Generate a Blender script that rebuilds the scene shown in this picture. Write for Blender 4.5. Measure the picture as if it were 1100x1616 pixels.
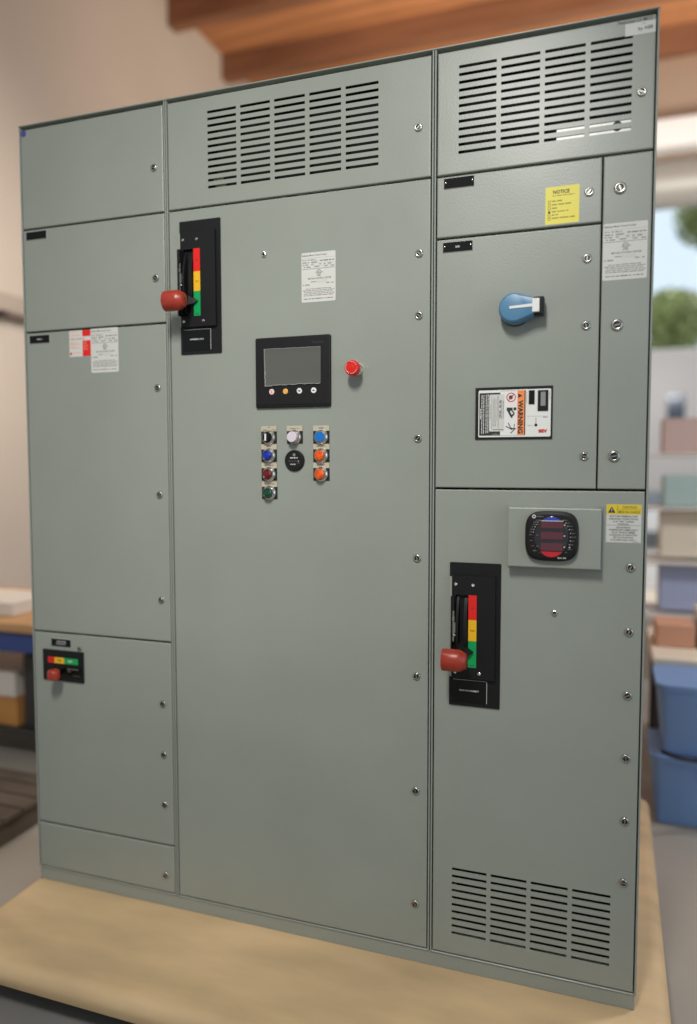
import bpy, bmesh, math, random
from mathutils import Matrix, Vector
random.seed(7)
S = bpy.context.scene
for o in list(bpy.data.objects): bpy.data.objects.remove(o)
COL = S.collection
R = math.radians

# ------------------------------------------------------------------ camera
cd = bpy.data.cameras.new('camera'); cam = bpy.data.objects.new('camera', cd); COL.objects.link(cam)
cam.matrix_world = Matrix(((0.94318841, -0.02033355, 0.33163559, 1.70227),
                           (0.33225673, 0.06084296, -0.94122452, -1.86099),
                           (-0.00103926, 0.99794022, 0.06414233, 1.31693),
                           (0, 0, 0, 1)))
cd.sensor_fit = 'HORIZONTAL'; cd.sensor_width = 36.0; cd.lens = 36.0*1188.5/1100.0
cd.clip_start = 0.05; cd.clip_end = 300
cd.dof.use_dof = True; cd.dof.focus_distance = 1.91; cd.dof.aperture_fstop = 1.2
S.camera = cam
S.render.resolution_x = 697; S.render.resolution_y = 1024

# ------------------------------------------------------------------ world, lamps, exposure
w = bpy.data.worlds.new('World'); S.world = w; w.use_nodes = True
bg = w.node_tree.nodes['Background']; bg.inputs[0].default_value = (0.86, 0.95, 1.0, 1); bg.inputs[1].default_value = 0.33
def lamp(name, kind, loc, target, power, color, sx=1, sy=None):
    d = bpy.data.lights.new(name, kind); o = bpy.data.objects.new(name, d); COL.objects.link(o)
    o.location = loc; d.energy = power; d.color = color
    o.rotation_euler = (Vector(target)-Vector(loc)).to_track_quat('-Z', 'Y').to_euler()
    if kind == 'AREA':
        d.shape = 'RECTANGLE'; d.size = sx; d.size_y = sy or sx
    return o
key = lamp('shop_light_overhead', 'AREA', (1.33, -2.0, 3.05), (0.58, 0, 1.0), 15, (1.0, 0.97, 0.92), 0.3, 0.6)
key.data.spread = R(86)
lamp('blue_fill_right', 'AREA', (4.4, -1.6, 1.7), (1.6, 0, 1.3), 22, (0.66, 0.80, 1.0), 1.6, 2.2)  # added bluish fill tinting the cabinet front; no real source stands there
lamp('back_wall_fill', 'AREA', (2.6, 4.6, 3.4), (2.4, 7.3, 4.7), 60, (1.0, 0.95, 0.9), 1.0, 0.5)  # unseen lamp added to lift the back wall
lamp('right_background_fill', 'AREA', (3.4, 1.2, 3.6), (2.4, 2.6, 0.6), 60, (0.93, 0.96, 1.0), 1.0, 0.5)  # added fill that brightens the table and shelves at right
lamp('ceiling_fill', 'AREA', (0.6, 3.6, 3.6), (0.4, 5.5, 5.7), 62, (1.0, 0.86, 0.68), 1.4, 0.6)  # warm uplight added to brighten the timber ceiling
lamp('left_wall_fill', 'AREA', (-0.6, 1.6, 2.9), (-2.3, 2.4, 1.5), 34, (1.0, 0.9, 0.78), 1.2, 0.5)  # unseen warm fill, added for the left wall
sun = lamp('sun', 'SUN', (3, 20, 20), (2.5, 12, 0), 4.5, (1.0, 0.95, 0.88)); sun.data.angle = R(0.5)
S.view_settings.view_transform = 'Standard'; S.view_settings.look = 'None'
S.view_settings.exposure = 0.0; S.view_settings.gamma = 1.0; S.view_settings.use_curve_mapping = False

# ------------------------------------------------------------------ materials
def lin(c): return tuple(((v/255)/12.92 if v/255 <= .04045 else ((v/255+.055)/1.055)**2.4) for v in c)
def mat(name, rgb, rough=0.5, metal=0.0, bump=0.0, scale=200.0, var=0.0, vscale=3.0, coat=0.0, spec=0.5, trans=0.0, stretch=None, ior=None):
    m = bpy.data.materials.new(name); m.use_nodes = True
    nt = m.node_tree; N = nt.nodes; L = nt.links; b = N['Principled BSDF']
    c = lin(rgb); b.inputs['Base Color'].default_value = (*c, 1); b.inputs['Roughness'].default_value = rough
    b.inputs['Metallic'].default_value = metal; b.inputs['Coat Weight'].default_value = coat
    b.inputs['Specular IOR Level'].default_value = spec; b.inputs['Transmission Weight'].default_value = trans
    if ior: b.inputs['IOR'].default_value = ior
    tc = N.new('ShaderNodeTexCoord'); src = tc.outputs['Object']
    if stretch:
        mp = N.new('ShaderNodeMapping'); mp.inputs['Scale'].default_value = stretch; L.new(src, mp.inputs[0]); src = mp.outputs[0]
    if var:
        n = N.new('ShaderNodeTexNoise'); n.inputs['Scale'].default_value = vscale; n.inputs['Detail'].default_value = 5; L.new(src, n.inputs['Vector'])
        r = N.new('ShaderNodeValToRGB'); r.color_ramp.elements[0].position = .3; r.color_ramp.elements[1].position = .7
        r.color_ramp.elements[0].color = (*[x*(1-var) for x in c], 1); r.color_ramp.elements[1].color = (*[min(1, x*(1+var)) for x in c], 1)
        L.new(n.outputs['Fac'], r.inputs[0]); L.new(r.outputs[0], b.inputs['Base Color'])
        mr = N.new('ShaderNodeMapRange'); mr.inputs['To Min'].default_value = max(0.02, rough-.06); mr.inputs['To Max'].default_value = min(1, rough+.08)
        L.new(n.outputs['Fac'], mr.inputs[0]); L.new(mr.outputs[0], b.inputs['Roughness'])
    if bump:
        n2 = N.new('ShaderNodeTexNoise'); n2.inputs['Scale'].default_value = scale; n2.inputs['Detail'].default_value = 2; L.new(tc.outputs['Object'], n2.inputs['Vector'])
        bp = N.new('ShaderNodeBump'); bp.inputs['Strength'].default_value = bump; bp.inputs['Distance'].default_value = .001
        L.new(n2.outputs['Fac'], bp.inputs['Height']); L.new(bp.outputs[0], b.inputs['Normal'])
    if bump and name == 'grey_enamel':
        n3 = N.new('ShaderNodeTexNoise'); n3.inputs['Scale'].default_value = 5.0; n3.inputs['Detail'].default_value = 1; L.new(tc.outputs['Object'], n3.inputs['Vector'])
        b2 = N.new('ShaderNodeBump'); b2.inputs['Strength'].default_value = .5; b2.inputs['Distance'].default_value = .004
        L.new(n3.outputs['Fac'], b2.inputs['Height']); L.new(b2.outputs[0], bp.inputs['Normal'])
    return m
M = {}
M['paint'] = mat('grey_enamel', (147, 152, 143), .34, bump=.22, scale=220, var=.045, vscale=3.0, spec=.5)
M['chrome'] = mat('chrome', (222, 220, 214), .2, 1.0)
M['latch'] = mat('zinc_latch', (188, 187, 182), .26, 1.0)
M['steel'] = mat('brushed_steel', (168, 166, 160), .3, 1.0)
M['darkmetal'] = mat('dark_recess_metal', (70, 68, 64), .35, 1.0)
M['zinc'] = mat('tin_plated_bar', (248, 244, 230), .4, 0.1, var=.3, vscale=22, stretch=(1, 1, .2))
M['black'] = mat('black_plastic', (23, 23, 24), .5, bump=.08, scale=900, spec=.3)
M['gloss'] = mat('glossy_black', (15, 15, 16), .3, spec=.35)
M['plateblack'] = mat('engraving_plastic', (24, 24, 25), .7, spec=.15)
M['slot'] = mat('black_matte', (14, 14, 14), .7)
M['red'] = mat('red_plastic', (158, 52, 36), .36, bump=.05, scale=300, var=.05, vscale=40)
M['estop'] = mat('red_button', (214, 30, 22), .25, coat=.3)
M['pink'] = mat('pale_red_print', (240, 150, 130), .4)
M['tape_red'] = mat('red_print', (226, 32, 24), .4)
M['tape_yel'] = mat('yellow_print', (240, 184, 30), .4)
M['tape_grn'] = mat('green_print', (10, 160, 86), .4)
M['paper'] = mat('white_label', (208, 208, 201), .5, var=.015, vscale=25)
M['white'] = mat('white_plastic', (232, 231, 226), .35)
M['ink'] = mat('black_ink', (44, 44, 43), .55)
M['fine'] = mat('fine_print_ink', (146, 146, 142), .55)
M['ink2'] = mat('grey_ink', (128, 128, 126), .5)
M['ink3'] = mat('olive_ink', (150, 140, 50), .5)
M['inkr'] = mat('red_ink', (206, 40, 40), .5)
M['inkw'] = mat('white_ink', (222, 222, 218), .5)
M['inkb'] = mat('dark_blue_ink', (58, 62, 82), .4)
M['ylabel'] = mat('yellow_label', (232, 219, 80), .45, var=.02, vscale=20)
M['caution'] = mat('caution_yellow', (226, 200, 50), .45)
M['orange'] = mat('warning_orange', (246, 140, 74), .45)
M['beige'] = mat('legend_plate_beige', (196, 186, 164), .4, .15)
M['gold'] = mat('amber_key', (230, 170, 90), .4)
M['blush'] = mat('blush_key', (236, 206, 198), .4)
M['lilac'] = mat('frosted_white_cap', (214, 205, 214), .3, coat=.2)
M['bcap'] = mat('blue_cap', (22, 110, 190), .3, coat=.3)
def lens(n, c):
    m = mat(n, c, .12, coat=.6, var=.35, vscale=120); return m
M['lblue'] = lens('blue_lens', (18, 44, 150)); M['lred'] = lens('dark_red_lens', (104, 12, 26)); M['lgrn'] = lens('dark_green_lens', (14, 66, 44)); M['lorg'] = lens('orange_lens', (240, 92, 16))
M['knob'] = mat('steel_blue_plastic', (84, 132, 166), .34, bump=.04, scale=500)
M['film'] = mat('protective_film_over_screen', (94, 94, 90), .22, bump=.35, scale=26, spec=.4)
M['filmedge'] = mat('film_crease', (190, 190, 186), .2, coat=.5)
M['meterglass'] = mat('smoked_lens', (50, 46, 52), .12, bump=.25, scale=45)
M['digits'] = mat('dark_red_window', (96, 54, 60), .2, bump=.3, scale=60)
M['mblue'] = mat('blue_film', (52, 74, 190), .3); M['mred'] = mat('red_film', (200, 36, 44), .25, bump=.4, scale=80)
M['ge'] = mat('emblem_blue', (40, 52, 150), .35)
M['core'] = mat('engraved_plate_core', (176, 178, 172), .5)
M['lcd'] = mat('counter_window', (140, 144, 140), .3)
M['gold_bolt'] = mat('bolt_black_oxide', (40, 38, 42), .4, 1.0)
M['ply'] = mat('plywood', (208, 178, 136), .6, var=.22, vscale=1.9, stretch=(1.0, 3.0, 3.0))
M['lumber'] = mat('lumber', (170, 130, 86), .7, var=.2, vscale=5, stretch=(2, 6, 6))
M['concrete'] = mat('concrete_floor', (170, 162, 150), .7, var=.15, vscale=1.3)
M['wall'] = mat('painted_drywall', (216, 206, 194), .8, var=.04, vscale=.8)
M['backwall'] = mat('tan_drywall', (186, 160, 140), .8, var=.05, vscale=.8)
M['timber'] = mat('orange_timber', (192, 132, 88), .6, var=.25, vscale=1.5, stretch=(.6, 5, 5))
M['timber2'] = mat('brown_timber', (138, 94, 68), .6, var=.25, vscale=1.5, stretch=(.6, 5, 5))

# ------------------------------------------------------------------ mesh helpers (millimetres, x right, y into the cabinet, z up)
class MB:
    def __init__(s): s.v = []; s.f = []; s.m = []
    def add(s, vs, fs, m=0):
        k = len(s.v); s.v += [tuple(v) for v in vs]; s.f += [tuple(i+k for i in f) for f in fs]; s.m += [m]*len(fs)
    def box(s, x0, x1, y0, y1, z0, z1, m=0):
        s.add([(x0,y0,z0),(x1,y0,z0),(x1,y1,z0),(x0,y1,z0),(x0,y0,z1),(x1,y0,z1),(x1,y1,z1),(x0,y1,z1)],
              [(0,1,5,4),(1,2,6,5),(2,3,7,6),(3,0,4,7),(4,5,6,7),(3,2,1,0)], m)
    def loft(s, rings, m=0, cap=True, capm=None):
        n = len(rings[0]); vs = [p for r in rings for p in r]; fs = []
        for i in range(len(rings)-1):
            for j in range(n):
                fs.append((i*n+j, i*n+(j+1) % n, (i+1)*n+(j+1) % n, (i+1)*n+j))
        s.add(vs, fs, m)
        if cap: s.add(rings[-1], [tuple(range(n))], m if capm is None else capm)
    def plate(s, x0, x1, z0, z1, prof, r=0.0, m=0, seg=5, cap=True, capm=None):
        rings = []
        for ins, y in prof:
            rings.append([(x, y, z) for x, z in rrect(x0+ins, x1-ins, z0+ins, z1-ins, max(0.02, r-ins) if r > 0 else 0, seg)])
        s.loft(rings, m, cap, capm)
    def lathe(s, cx, cz, prof, m=0, seg=28, cap=True, capm=None):
        rings = [[(cx+rr*math.cos(2*math.pi*k/seg), y, cz+rr*math.sin(2*math.pi*k/seg)) for k in range(seg)] for rr, y in prof]
        s.loft(rings, m, cap, capm)
    def poly(s, pts, y, m=0): s.add([(x, y, z) for x, z in pts], [tuple(range(len(pts)))], m)
    def rect(s, x0, x1, z0, z1, y, m=0): s.poly([(x0,z0),(x1,z0),(x1,z1),(x0,z1)], y, m)
    def line(s, xa, za, xb, zb, wd, y, m=0):
        d = math.hypot(xb-xa, zb-za); nx, nz = -(zb-za)/d*wd/2, (xb-xa)/d*wd/2
        s.poly([(xa-nx,za-nz),(xb-nx,zb-nz),(xb+nx,zb+nz),(xa+nx,za+nz)], y, m)
    def ring(s, cx, cz, r0, r1, y, m=0, seg=24, a0=0, a1=360):
        vs = []; fs = []
        for k in range(seg+1):
            a = R(a0+(a1-a0)*k/seg); vs += [(cx+r0*math.cos(a), y, cz+r0*math.sin(a)), (cx+r1*math.cos(a), y, cz+r1*math.sin(a))]
        fs = [(2*k, 2*k+1, 2*k+3, 2*k+2) for k in range(seg)]; s.add(vs, fs, m)
    def disc(s, cx, cz, r, y, m=0, seg=20, rz=None):
        s.poly([(cx+r*math.cos(2*math.pi*k/seg), cz+(rz or r)*math.sin(2*math.pi*k/seg)) for k in range(seg)], y, m)
    def xf(s, M4, start=0): s.v = s.v[:start]+[tuple(M4 @ Vector(v)) for v in s.v[start:]]
    def text(s, body, cx, cz, size, y, m=0, rot=0, align='CENTER', width=None, bold=0.0):
        vs, fs = glyphs(body, bold)
        if not vs: return
        xs = [v[0] for v in vs]; zs = [v[1] for v in vs]
        w0 = max(xs)-min(xs); sc = size; sx = sc if width is None else width/w0
        ox = {'CENTER': (max(xs)+min(xs))/2, 'LEFT': min(xs), 'RIGHT': max(xs)}[align]
        oz = 0.36
        ca, sa = math.cos(R(rot)), math.sin(R(rot)); out = []
        for vx, vz, _ in vs:
            a, b = (vx-ox)*sx, (vz-oz)*sc
            out.append((cx+a*ca-b*sa, y, cz+a*sa+b*ca))
        s.add(out, fs, m)
    def greek(s, x0, x1, z, h, y, m=0, rot=None, rnd=None):
        rnd = rnd or random; x = x0
        while x < x1-h*.5:
            L = min(x1-x, h*rnd.uniform(1.2, 5)); s.rect(x, x+L, z-h*.36*rnd.uniform(.7, 1.1), z+h*.36*rnd.uniform(.7, 1.1), y, m); x += L+h*.55
_gc = {}
def glyphs(body, bold):
    k = (body, bold)
    if k not in _gc:
        c = bpy.data.curves.new('t', 'FONT'); c.body = body; c.size = 1.0; c.resolution_u = 2; c.offset = bold
        o = bpy.data.objects.new('t', c); me = o.to_mesh()
        _gc[k] = ([tuple(v.co) for v in me.vertices], [tuple(p.vertices) for p in me.polygons])
        o.to_mesh_clear(); bpy.data.objects.remove(o); bpy.data.curves.remove(c)
    return _gc[k]
def rrect(x0, x1, z0, z1, r, seg=5):
    if r < 0: r = 0
    if r <= 0: return [(x0,z0),(x1,z0),(x1,z1),(x0,z1)] if seg == 0 else [p for q in [(x0,z0),(x1,z0),(x1,z1),(x0,z1)] for p in [q]]
    out = []
    for cx, cz, a in ((x0+r,z0+r,180),(x1-r,z0+r,270),(x1-r,z1-r,0),(x0+r,z1-r,90)):
        for k in range(seg+1):
            t = R(a+90*k/seg); out.append((cx+r*math.cos(t), cz+r*math.sin(t)))
    return out
def build(name, mb, mats, parent=None, smooth=False, label=None, unit=.001, loc=None, kind=None, cat=None, group=None):
    if name is None: name = 'piece'
    me = bpy.data.meshes.new(name); me.from_pydata([(x*unit, y*unit, z*unit) for x, y, z in mb.v], [], mb.f)
    if isinstance(mats, str): mats = [mats]
    for k in mats: me.materials.append(M[k])
    if len(mats) > 1: me.polygons.foreach_set('material_index', mb.m)
    bm = bmesh.new(); bm.from_mesh(me); bmesh.ops.remove_doubles(bm, verts=bm.verts, dist=1e-7); bmesh.ops.recalc_face_normals(bm, faces=bm.faces); bm.to_mesh(me); bm.free()
    if smooth:
        me.polygons.foreach_set('use_smooth', [True]*len(me.polygons)); me.set_sharp_from_angle(angle=R(38))
    me.update()
    return link(name, me, parent, label, loc, kind, cat, group)
def flat(name, mb, mats, parent=None, label=None, unit=.001):
    # printed ink: single faces looking towards -y, no merging
    me = bpy.data.meshes.new(name); me.from_pydata([(x*unit, y*unit, z*unit) for x, y, z in mb.v], [], mb.f)
    for k in ([mats] if isinstance(mats, str) else mats): me.materials.append(M[k])
    me.polygons.foreach_set('material_index', mb.m); me.update()
    return link(name, me, parent, label)
def link(name, me, parent=None, label=None, loc=None, kind=None, cat=None, group=None):
    o = bpy.data.objects.new(name, me); COL.objects.link(o)
    if loc: o.location = [c*.001 for c in loc]
    if parent: o.parent = parent
    if label: o['label'] = label
    if kind: o['kind'] = kind
    if cat: o['category'] = cat
    if group: o['group'] = group
    return o
def empty(name, label, cat, group=None, loc=(0, 0, 0)):
    o = bpy.data.objects.new(name, None); COL.objects.link(o); o.location = loc; o['label'] = label; o['category'] = cat
    if group: o['group'] = group
    o.empty_display_size = .1
    return o

# ================================================================== setting
fb = MB(); fb.box(-14000, 14000, -6000, 40000, -190, -140); build('shop_floor', fb, 'concrete', kind='structure')
wb = MB(); wb.box(-2500, -2400, 300, 7300, -140, 5740); lw = build('left_wall', wb, 'wall', kind='structure')
wb = MB()
wb.box(-2400, 900, 7300, 7450, -140, 5740); wb.box(5200, 9000, 7300, 7450, -140, 5740); wb.box(900, 5200, 7300, 7450, 4180, 5740)
build('back_wall', wb, 'backwall', kind='structure')
cb = MB(); cb.box(-2500, 9000, -1500, 7450, 5760, 5800); ceil = build('ceiling', cb, 'timber2', kind='structure')
pl = MB(); pl.box(-2400, 8900, 0, 212, 5735, 5759); pm = build('board', pl, 'timber', ceil)
for k in range(1, 40):
    b = pm.copy(); COL.objects.link(b); b.location = (random.uniform(-.05, .0), k*.22-1.45, random.uniform(-.004, 0)); b.parent = ceil
pm.location = (0, -1.45, 0)
jb = MB(); jb.box(-2398, 8890, 0, 130, 5480, 5733); jm = build('joist', jb, 'timber2', ceil)
jm.location = (0, .4, 0)
for k in range(1, 7):
    b = jm.copy(); COL.objects.link(b); b.location = (0, .4+k*1.05, 0); b.parent = ceil

# ================================================================== plywood skid under the cabinet
skid = empty('plywood_skid', 'tan plywood skid carrying the grey cabinet', 'skid')
d = MB(); d.plate(-20, 1860, -372, 1270, [(6, -60), (0, -40), (1, -28), (6, -16), (14, -7), (24, -2), (36, 0)], r=40)
d.v = [(x, z, y) for x, y, z in d.v]; build('deck', d, 'ply', skid, smooth=True)
for x in (70, 860, 1700):
    r_ = MB(); r_.box(x, x+89, -180, 1220, -139, -61); build('runner', r_, 'lumber', skid)

mt = MB(); mt.plate(-1600, 1500, -2200, -180, [(0, -139.5), (0, -132), (4, -130)], r=20); mt.v = [(x, z, y) for x, y, z in mt.v]; M['mat'] = mat('grey_floor_sheet', (128, 126, 121), .8, var=.1, vscale=4); build('floor_sheet', mt, 'mat', label='darker grey sheet on the floor in front of the skid', cat='mat')  # flat sheet, darker than the concrete, over the floor ahead of the skid
# ================================================================== the cabinet
cab = empty('motor_control_cabinet', 'tall grey three-section electrical control cabinet standing on plywood', 'cabinet')
ZT = 2324.1; XS = (0, 508, 1270, 1778)
def paint(name, fn, **k):
    b = MB(); fn(b); return build(name, b, k.pop('m', 'paint'), cab, **k)
paint('side_panel', lambda b: b.box(0.5, 3, 8, 520, 39, ZT-3))
paint('side_panel', lambda b: b.box(1775, 1777.5, 8, 520, 39, ZT-3))
paint('back_panel', lambda b: b.box(3.5, 1774.5, 505, 515, 39, ZT-4))
paint('top_panel', lambda b: b.plate(0, 1778, ZT-3.6, ZT, [(0, 520), (0, -.4), (.8, -1.4)]))
paint('bottom_panel', lambda b: b.box(3.5, 1774.5, 12, 504, 50, 53))
paint('base_channel', lambda b: (b.plate(4, 1774, 0, 38, [(0, 500), (0, 4), (1.5, 2.5)]),))
for i, xb in enumerate(XS):
    if i > 0: paint('frame_post', lambda b: b.plate(xb-5.2, xb-1.1, 39, ZT-4, [(0, 30), (0, .6), (1.2, -.6)]))
    if i < 3: paint('frame_post', lambda b: b.plate(xb+1.1, xb+5.2, 39, ZT-4, [(0, 30), (0, .6), (1.2, -.6)]))
for i in range(3):
    a, c = XS[i]+5.5, XS[i+1]-5.5
    paint('top_rail', lambda b: b.box(a, c, 24, 30, ZT-40, ZT-4))
    paint('bottom_rail', lambda b: b.plate(a, c, 38.6, 43.2, [(0, 30), (0, .8), (1.2, -.4)]))
# dividers inside so that the gaps stay dark
for x in (508, 1270):
    paint('divider_panel', lambda b: b.box(x-.6, x+.6, 31, 500, 54, ZT-5))

# ---- doors
def door(x0, x1, z0, z1, slots=None, label=None, parent=None):
    b = MB()
    if not slots:
        b.plate(x0, x1, z0, z1, [(0, 20), (0, 3.0), (.3, 1.8), (1.0, .8), (2.0, .25), (3.2, 0)])
    else:
        b.plate(x0, x1, z0, z1, [(0, 20), (0, 3.0), (.3, 1.8), (1.0, .8), (2.0, .25), (3.2, 0)], cap=False)
        cols, rows, h = slots
        xs = sorted({x0+3.2, x1-3.2, *[c for q in cols for c in q]}); zs = sorted({z0+3.2, z1-3.2, *[r-h/2 for r in rows], *[r+h/2 for r in rows]})
        isx = lambda m: any(a < m < c for a, c in cols); isz = lambda m: any(abs(m-r) < h/2 for r in rows)
        for i in range(len(xs)-1):
            for j in range(len(zs)-1):
                mx, mz = (xs[i]+xs[i+1])/2, (zs[j]+zs[j+1])/2
                if isx(mx) and isz(mz):
                    X0, X1, Z0, Z1 = xs[i], xs[i+1], zs[j], zs[j+1]
                    for q in (((X0,Z0),(X1,Z0)),((X1,Z0),(X1,Z1)),((X1,Z1),(X0,Z1)),((X0,Z1),(X0,Z0))):
                        b.add([(q[0][0],0,q[0][1]),(q[1][0],0,q[1][1]),(q[1][0],2.2,q[1][1]),(q[0][0],2.2,q[0][1])], [(0,1,2,3)])
                else:
                    b.rect(xs[i], xs[i+1], zs[j], zs[j+1], 0)
    return build('door', b, 'paint', cab, label=label)
G = 2.5; TOP = 2310; BOT = 46
def span(i): return XS[i]+8.0, XS[i+1]-8.0
a, c = span(0)
D = {}
D['1a'] = door(a, c, 2019+G, TOP, label='blank top door of the left section with blue emblem')
D['1b'] = door(a, c, 1714+G, 2019-G, label='left section door with blank black nameplate')
D['1c'] = door(a, c, 799+G, 1714-G, label='tall left section door with three white and red stickers')
D['1d'] = door(a, c, 189+G, 799-G, label='lower left door with small horizontal red handle')
D['1e'] = door(a, c, BOT, 189-G, label='short bottom door of the left section')
a, c = span(1)
rows12 = [2268-16.6 - 18.02*k + 16.6 for k in range(12)]
rows12 = [2268.0-18.0*k for k in range(12)]
D['2a'] = door(a, c, 2019.5+G, TOP, ([(641+99.7*k, 728.6+99.7*k) for k in range(5)], rows12, 7.2), label='middle top door with five columns of vent slots')
D['2b'] = door(a, c, BOT, 2019.5-G, label='very tall middle door with screen, push buttons and red handle')
a, c = span(2)
D['3a'] = door(a, c, 2018+G, TOP, ([(1330.3+100.7*k, 1420.3+100.7*k) for k in range(4)], [2270.0-18.2*k for k in range(12)], 7.2), label='right top door with four columns of vent slots')
D['3b'] = door(a, 1662.2, 1868.2+G, 2018-G, label='right section door with yellow notice')
D['3c'] = door(a, 1662.2, 1254.5+G, 1868.2-G, label='right section door with blue rotary knob and breaker window')
D['3d'] = door(1665.6, c, 1254.5+G, 2018-G, label='narrow wireway door at the right edge')
D['3e'] = door(a, c, BOT, 1254.5-G, ([(1328.5+99.2*k, 1417.2+99.2*k) for k in range(4)], [274.0-18.95*k for k in range(10)], 7.0), label='lower right door with meter, red handle and bottom vent slots')

# ---- quarter turn latches
lb = MB()
lb.lathe(0, 0, [(10.6, .2), (10.6, -1.6), (9.6, -3.4), (8.4, -4.3), (7.2, -4.5), (6.2, -4.1), (5.8, -2.2)], m=0, seg=24, cap=False)
lb.lathe(0, 0, [(5.8, -2.2), (5.5, -1.4), (2, -1.6)], m=1, seg=24)
k = len(lb.v); lb.box(-5, 5, -3.6, -1.5, -1.3, 1.3, 0)
latch0 = build('latch', lb, ['latch', 'darkmetal'], D['1a'], smooth=True)
sb = MB(); sb.lathe(0, 0, [(8.2, .2), (8.2, -2.2), (6.8, -4.6), (5.2, -5.2), (4.2, -5.0), (3.8, -2.0)], m=0, seg=6, cap=False); sb.lathe(0, 0, [(3.8, -2.0), (3.2, -1.6)], m=1, seg=6)
small_me = build('interlock_screw', sb, ['chrome', 'darkmetal'], D['1d']); small_me.location = (.1789, 0, .7568)
first = True
for dk, x, z, sc in [('1a',470.5,2143,1),('1b',470.6,1840,1),('1c',470.6,1533,1),('1c',471.2,1227.7,1),('1c',471,922.3,1),('1d',470,615,1),('1d',470.6,463.2,1),('1d',471,312,1),('1e',470.3,97,1),
        ('2a',1230.5,2143,1),('2b',1234,1838.4,1),('2b',1234,1686,1),('2b',1233,1380,1),('2b',1232.5,1075.6,1),('2b',1232.3,769.7,1),('2b',1231.5,466,1),('2b',1231.2,161,1),
        ('3a',1743.5,2146,1),('3b',1635,1940.4,1),('3d',1702,1941,1.28),('3c',1633.5,1790.3,1),('3c',1633.8,1637,1),('3d',1701.6,1634,1.28),('3c',1635,1333.6,1),('3d',1701.2,1333.4,1.28),
        ('3e',1743,1074.2,1),('3e',1742.4,921.8,1),('3e',1742.2,770.7,1),('3e',1741.9,619.4,1),('3e',1742.8,466.7,1),('3e',1743,315.4,1)]:
    o = latch0 if first else latch0.copy()
    if not first: COL.objects.link(o)
    first = False
    o.parent = D[dk]; o.location = (x*.001, 0, z*.001); o.scale = (sc, sc, sc); o.rotation_euler = (0, random.choice([0.1, 1.5, .7, 2.2, 1.2, 2.8])+random.uniform(-.2, .2), 0)
for dk, x, z in (('2b', 808.6, 1874), ('3e', 1573.2, 957.2)):
    o = small_me.copy(); COL.objects.link(o); o.parent = D[dk]; o.location = (x*.001, 0, z*.001); o.rotation_euler = (0, random.uniform(0, 1), 0)

# ---- things seen through the vent slots
b = MB(); b.box(1560, 1748, 2.5, 6, 2046, 2098); k = len(b.v)
b.xf(Matrix.Translation((0, 15, 2070)) @ Matrix.Rotation(R(0), 4, 'X') @ Matrix.Translation((0, -15, -2070)))
bar = build('bus_bar', b, 'zinc', cab, label='bright plated bar glimpsed behind the right vent slots')
b = MB(); b.lathe(1693, 2080, [(11, 2.4), (11, 1.2), (9, .9)], seg=12); build('bolt', b, 'gold_bolt', bar)
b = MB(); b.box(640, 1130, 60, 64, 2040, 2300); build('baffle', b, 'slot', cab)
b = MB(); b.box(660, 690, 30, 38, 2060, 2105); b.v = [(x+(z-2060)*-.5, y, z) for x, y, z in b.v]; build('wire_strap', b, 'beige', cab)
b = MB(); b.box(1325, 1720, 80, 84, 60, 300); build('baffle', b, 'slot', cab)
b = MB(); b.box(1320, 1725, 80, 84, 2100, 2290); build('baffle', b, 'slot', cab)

# ---- emblem and maker's labels
b = MB(); b.lathe(19.7, 2300, [(9.6, .1), (9.6, -.9), (9.0, -1.3)], seg=28); em = build('round_emblem', b, 'ge', cab, label='small round blue emblem at the top left corner')
b = MB(); b.ring(19.7, 2300, 7.2, 8.2, -1.45); b.text('GE', 19.7, 2300, 9, -1.45, width=9.5); flat('emblem_lettering', b, 'ink2', em)
b = MB(); b.plate(1705.5, 1769, 2271.5, 2298, [(0, .1), (0, -.25)]); s = build('brand_sticker', b, 'paper', cab, label='white maker sticker under the cabinet name, top right')
b = MB(); b.text('by ABB', 1764, 2284, 10.5, -.4, align='RIGHT', bold=.01); b.rect(1741, 1749, 2293, 2293.8, -.4); flat('lettering', b, 'ink', s)
b = MB(); b.text('ReliaGear LV MCC', 1763, 2303, 9.8, -.3, align='RIGHT', bold=.008, width=71); b.rect(1688.6, 1689.2, 2298, 2308, -.3); flat('name_lettering', b, 'ink', cab, label='black cabinet name lettering at the top right corner')

# ---- engraved nameplates
def nameplate(x0, x1, z0, z1, lines=(), size=6, screws=False, label=None, parent=None, y=0.0, width=None):
    b = MB(); b.plate(x0, x1, z0, z1, [(0, y+.2), (0, y-.9), (.9, y-1.6)], m=1, capm=0)
    o = build('nameplate', b, ['plateblack', 'core'], parent or cab, label=label)
    if parent: return o
    if lines:
        t = MB(); n = len(lines)
        for i, s in enumerate(lines): t.text(s, (x0+x1)/2, (z0+z1)/2+(n/2-.5-i)*size*1.35, size, y-1.75, bold=.015, width=width)
        flat('lettering', t, 'inkw', o)
    if screws:
        for sx in (x0+5, x1-5):
            t = MB(); t.lathe(sx, (z0+z1)/2+2, [(2.1, y-1.5), (1.9, y-2.4), (1, y-2.9)], seg=12); build('screw', t, 'chrome', o, smooth=True)
    return o
nameplate(20, 96.5, 1986.5, 2011.3, label='blank black nameplate on the second left door')
nameplate(22.3, 98, 1679.5, 1704.8, ['PANEL 2'], 5.5, label='black nameplate beside the red service sticker')
nameplate(73.4, 148, 756, 781, ['TRANSFORMER', 'DISCONNECT'], 5.2, label='black nameplate above the small horizontal handle', width=37)
nameplate(1294.8, 1370, 1985.4, 2011.6, screws=True, label='blank screwed nameplate on the yellow notice door')
nameplate(1293.4, 1367.8, 1833.2, 1858.4, ['SPD'], 6.5, True, label='screwed nameplate above the blue knob')

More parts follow.
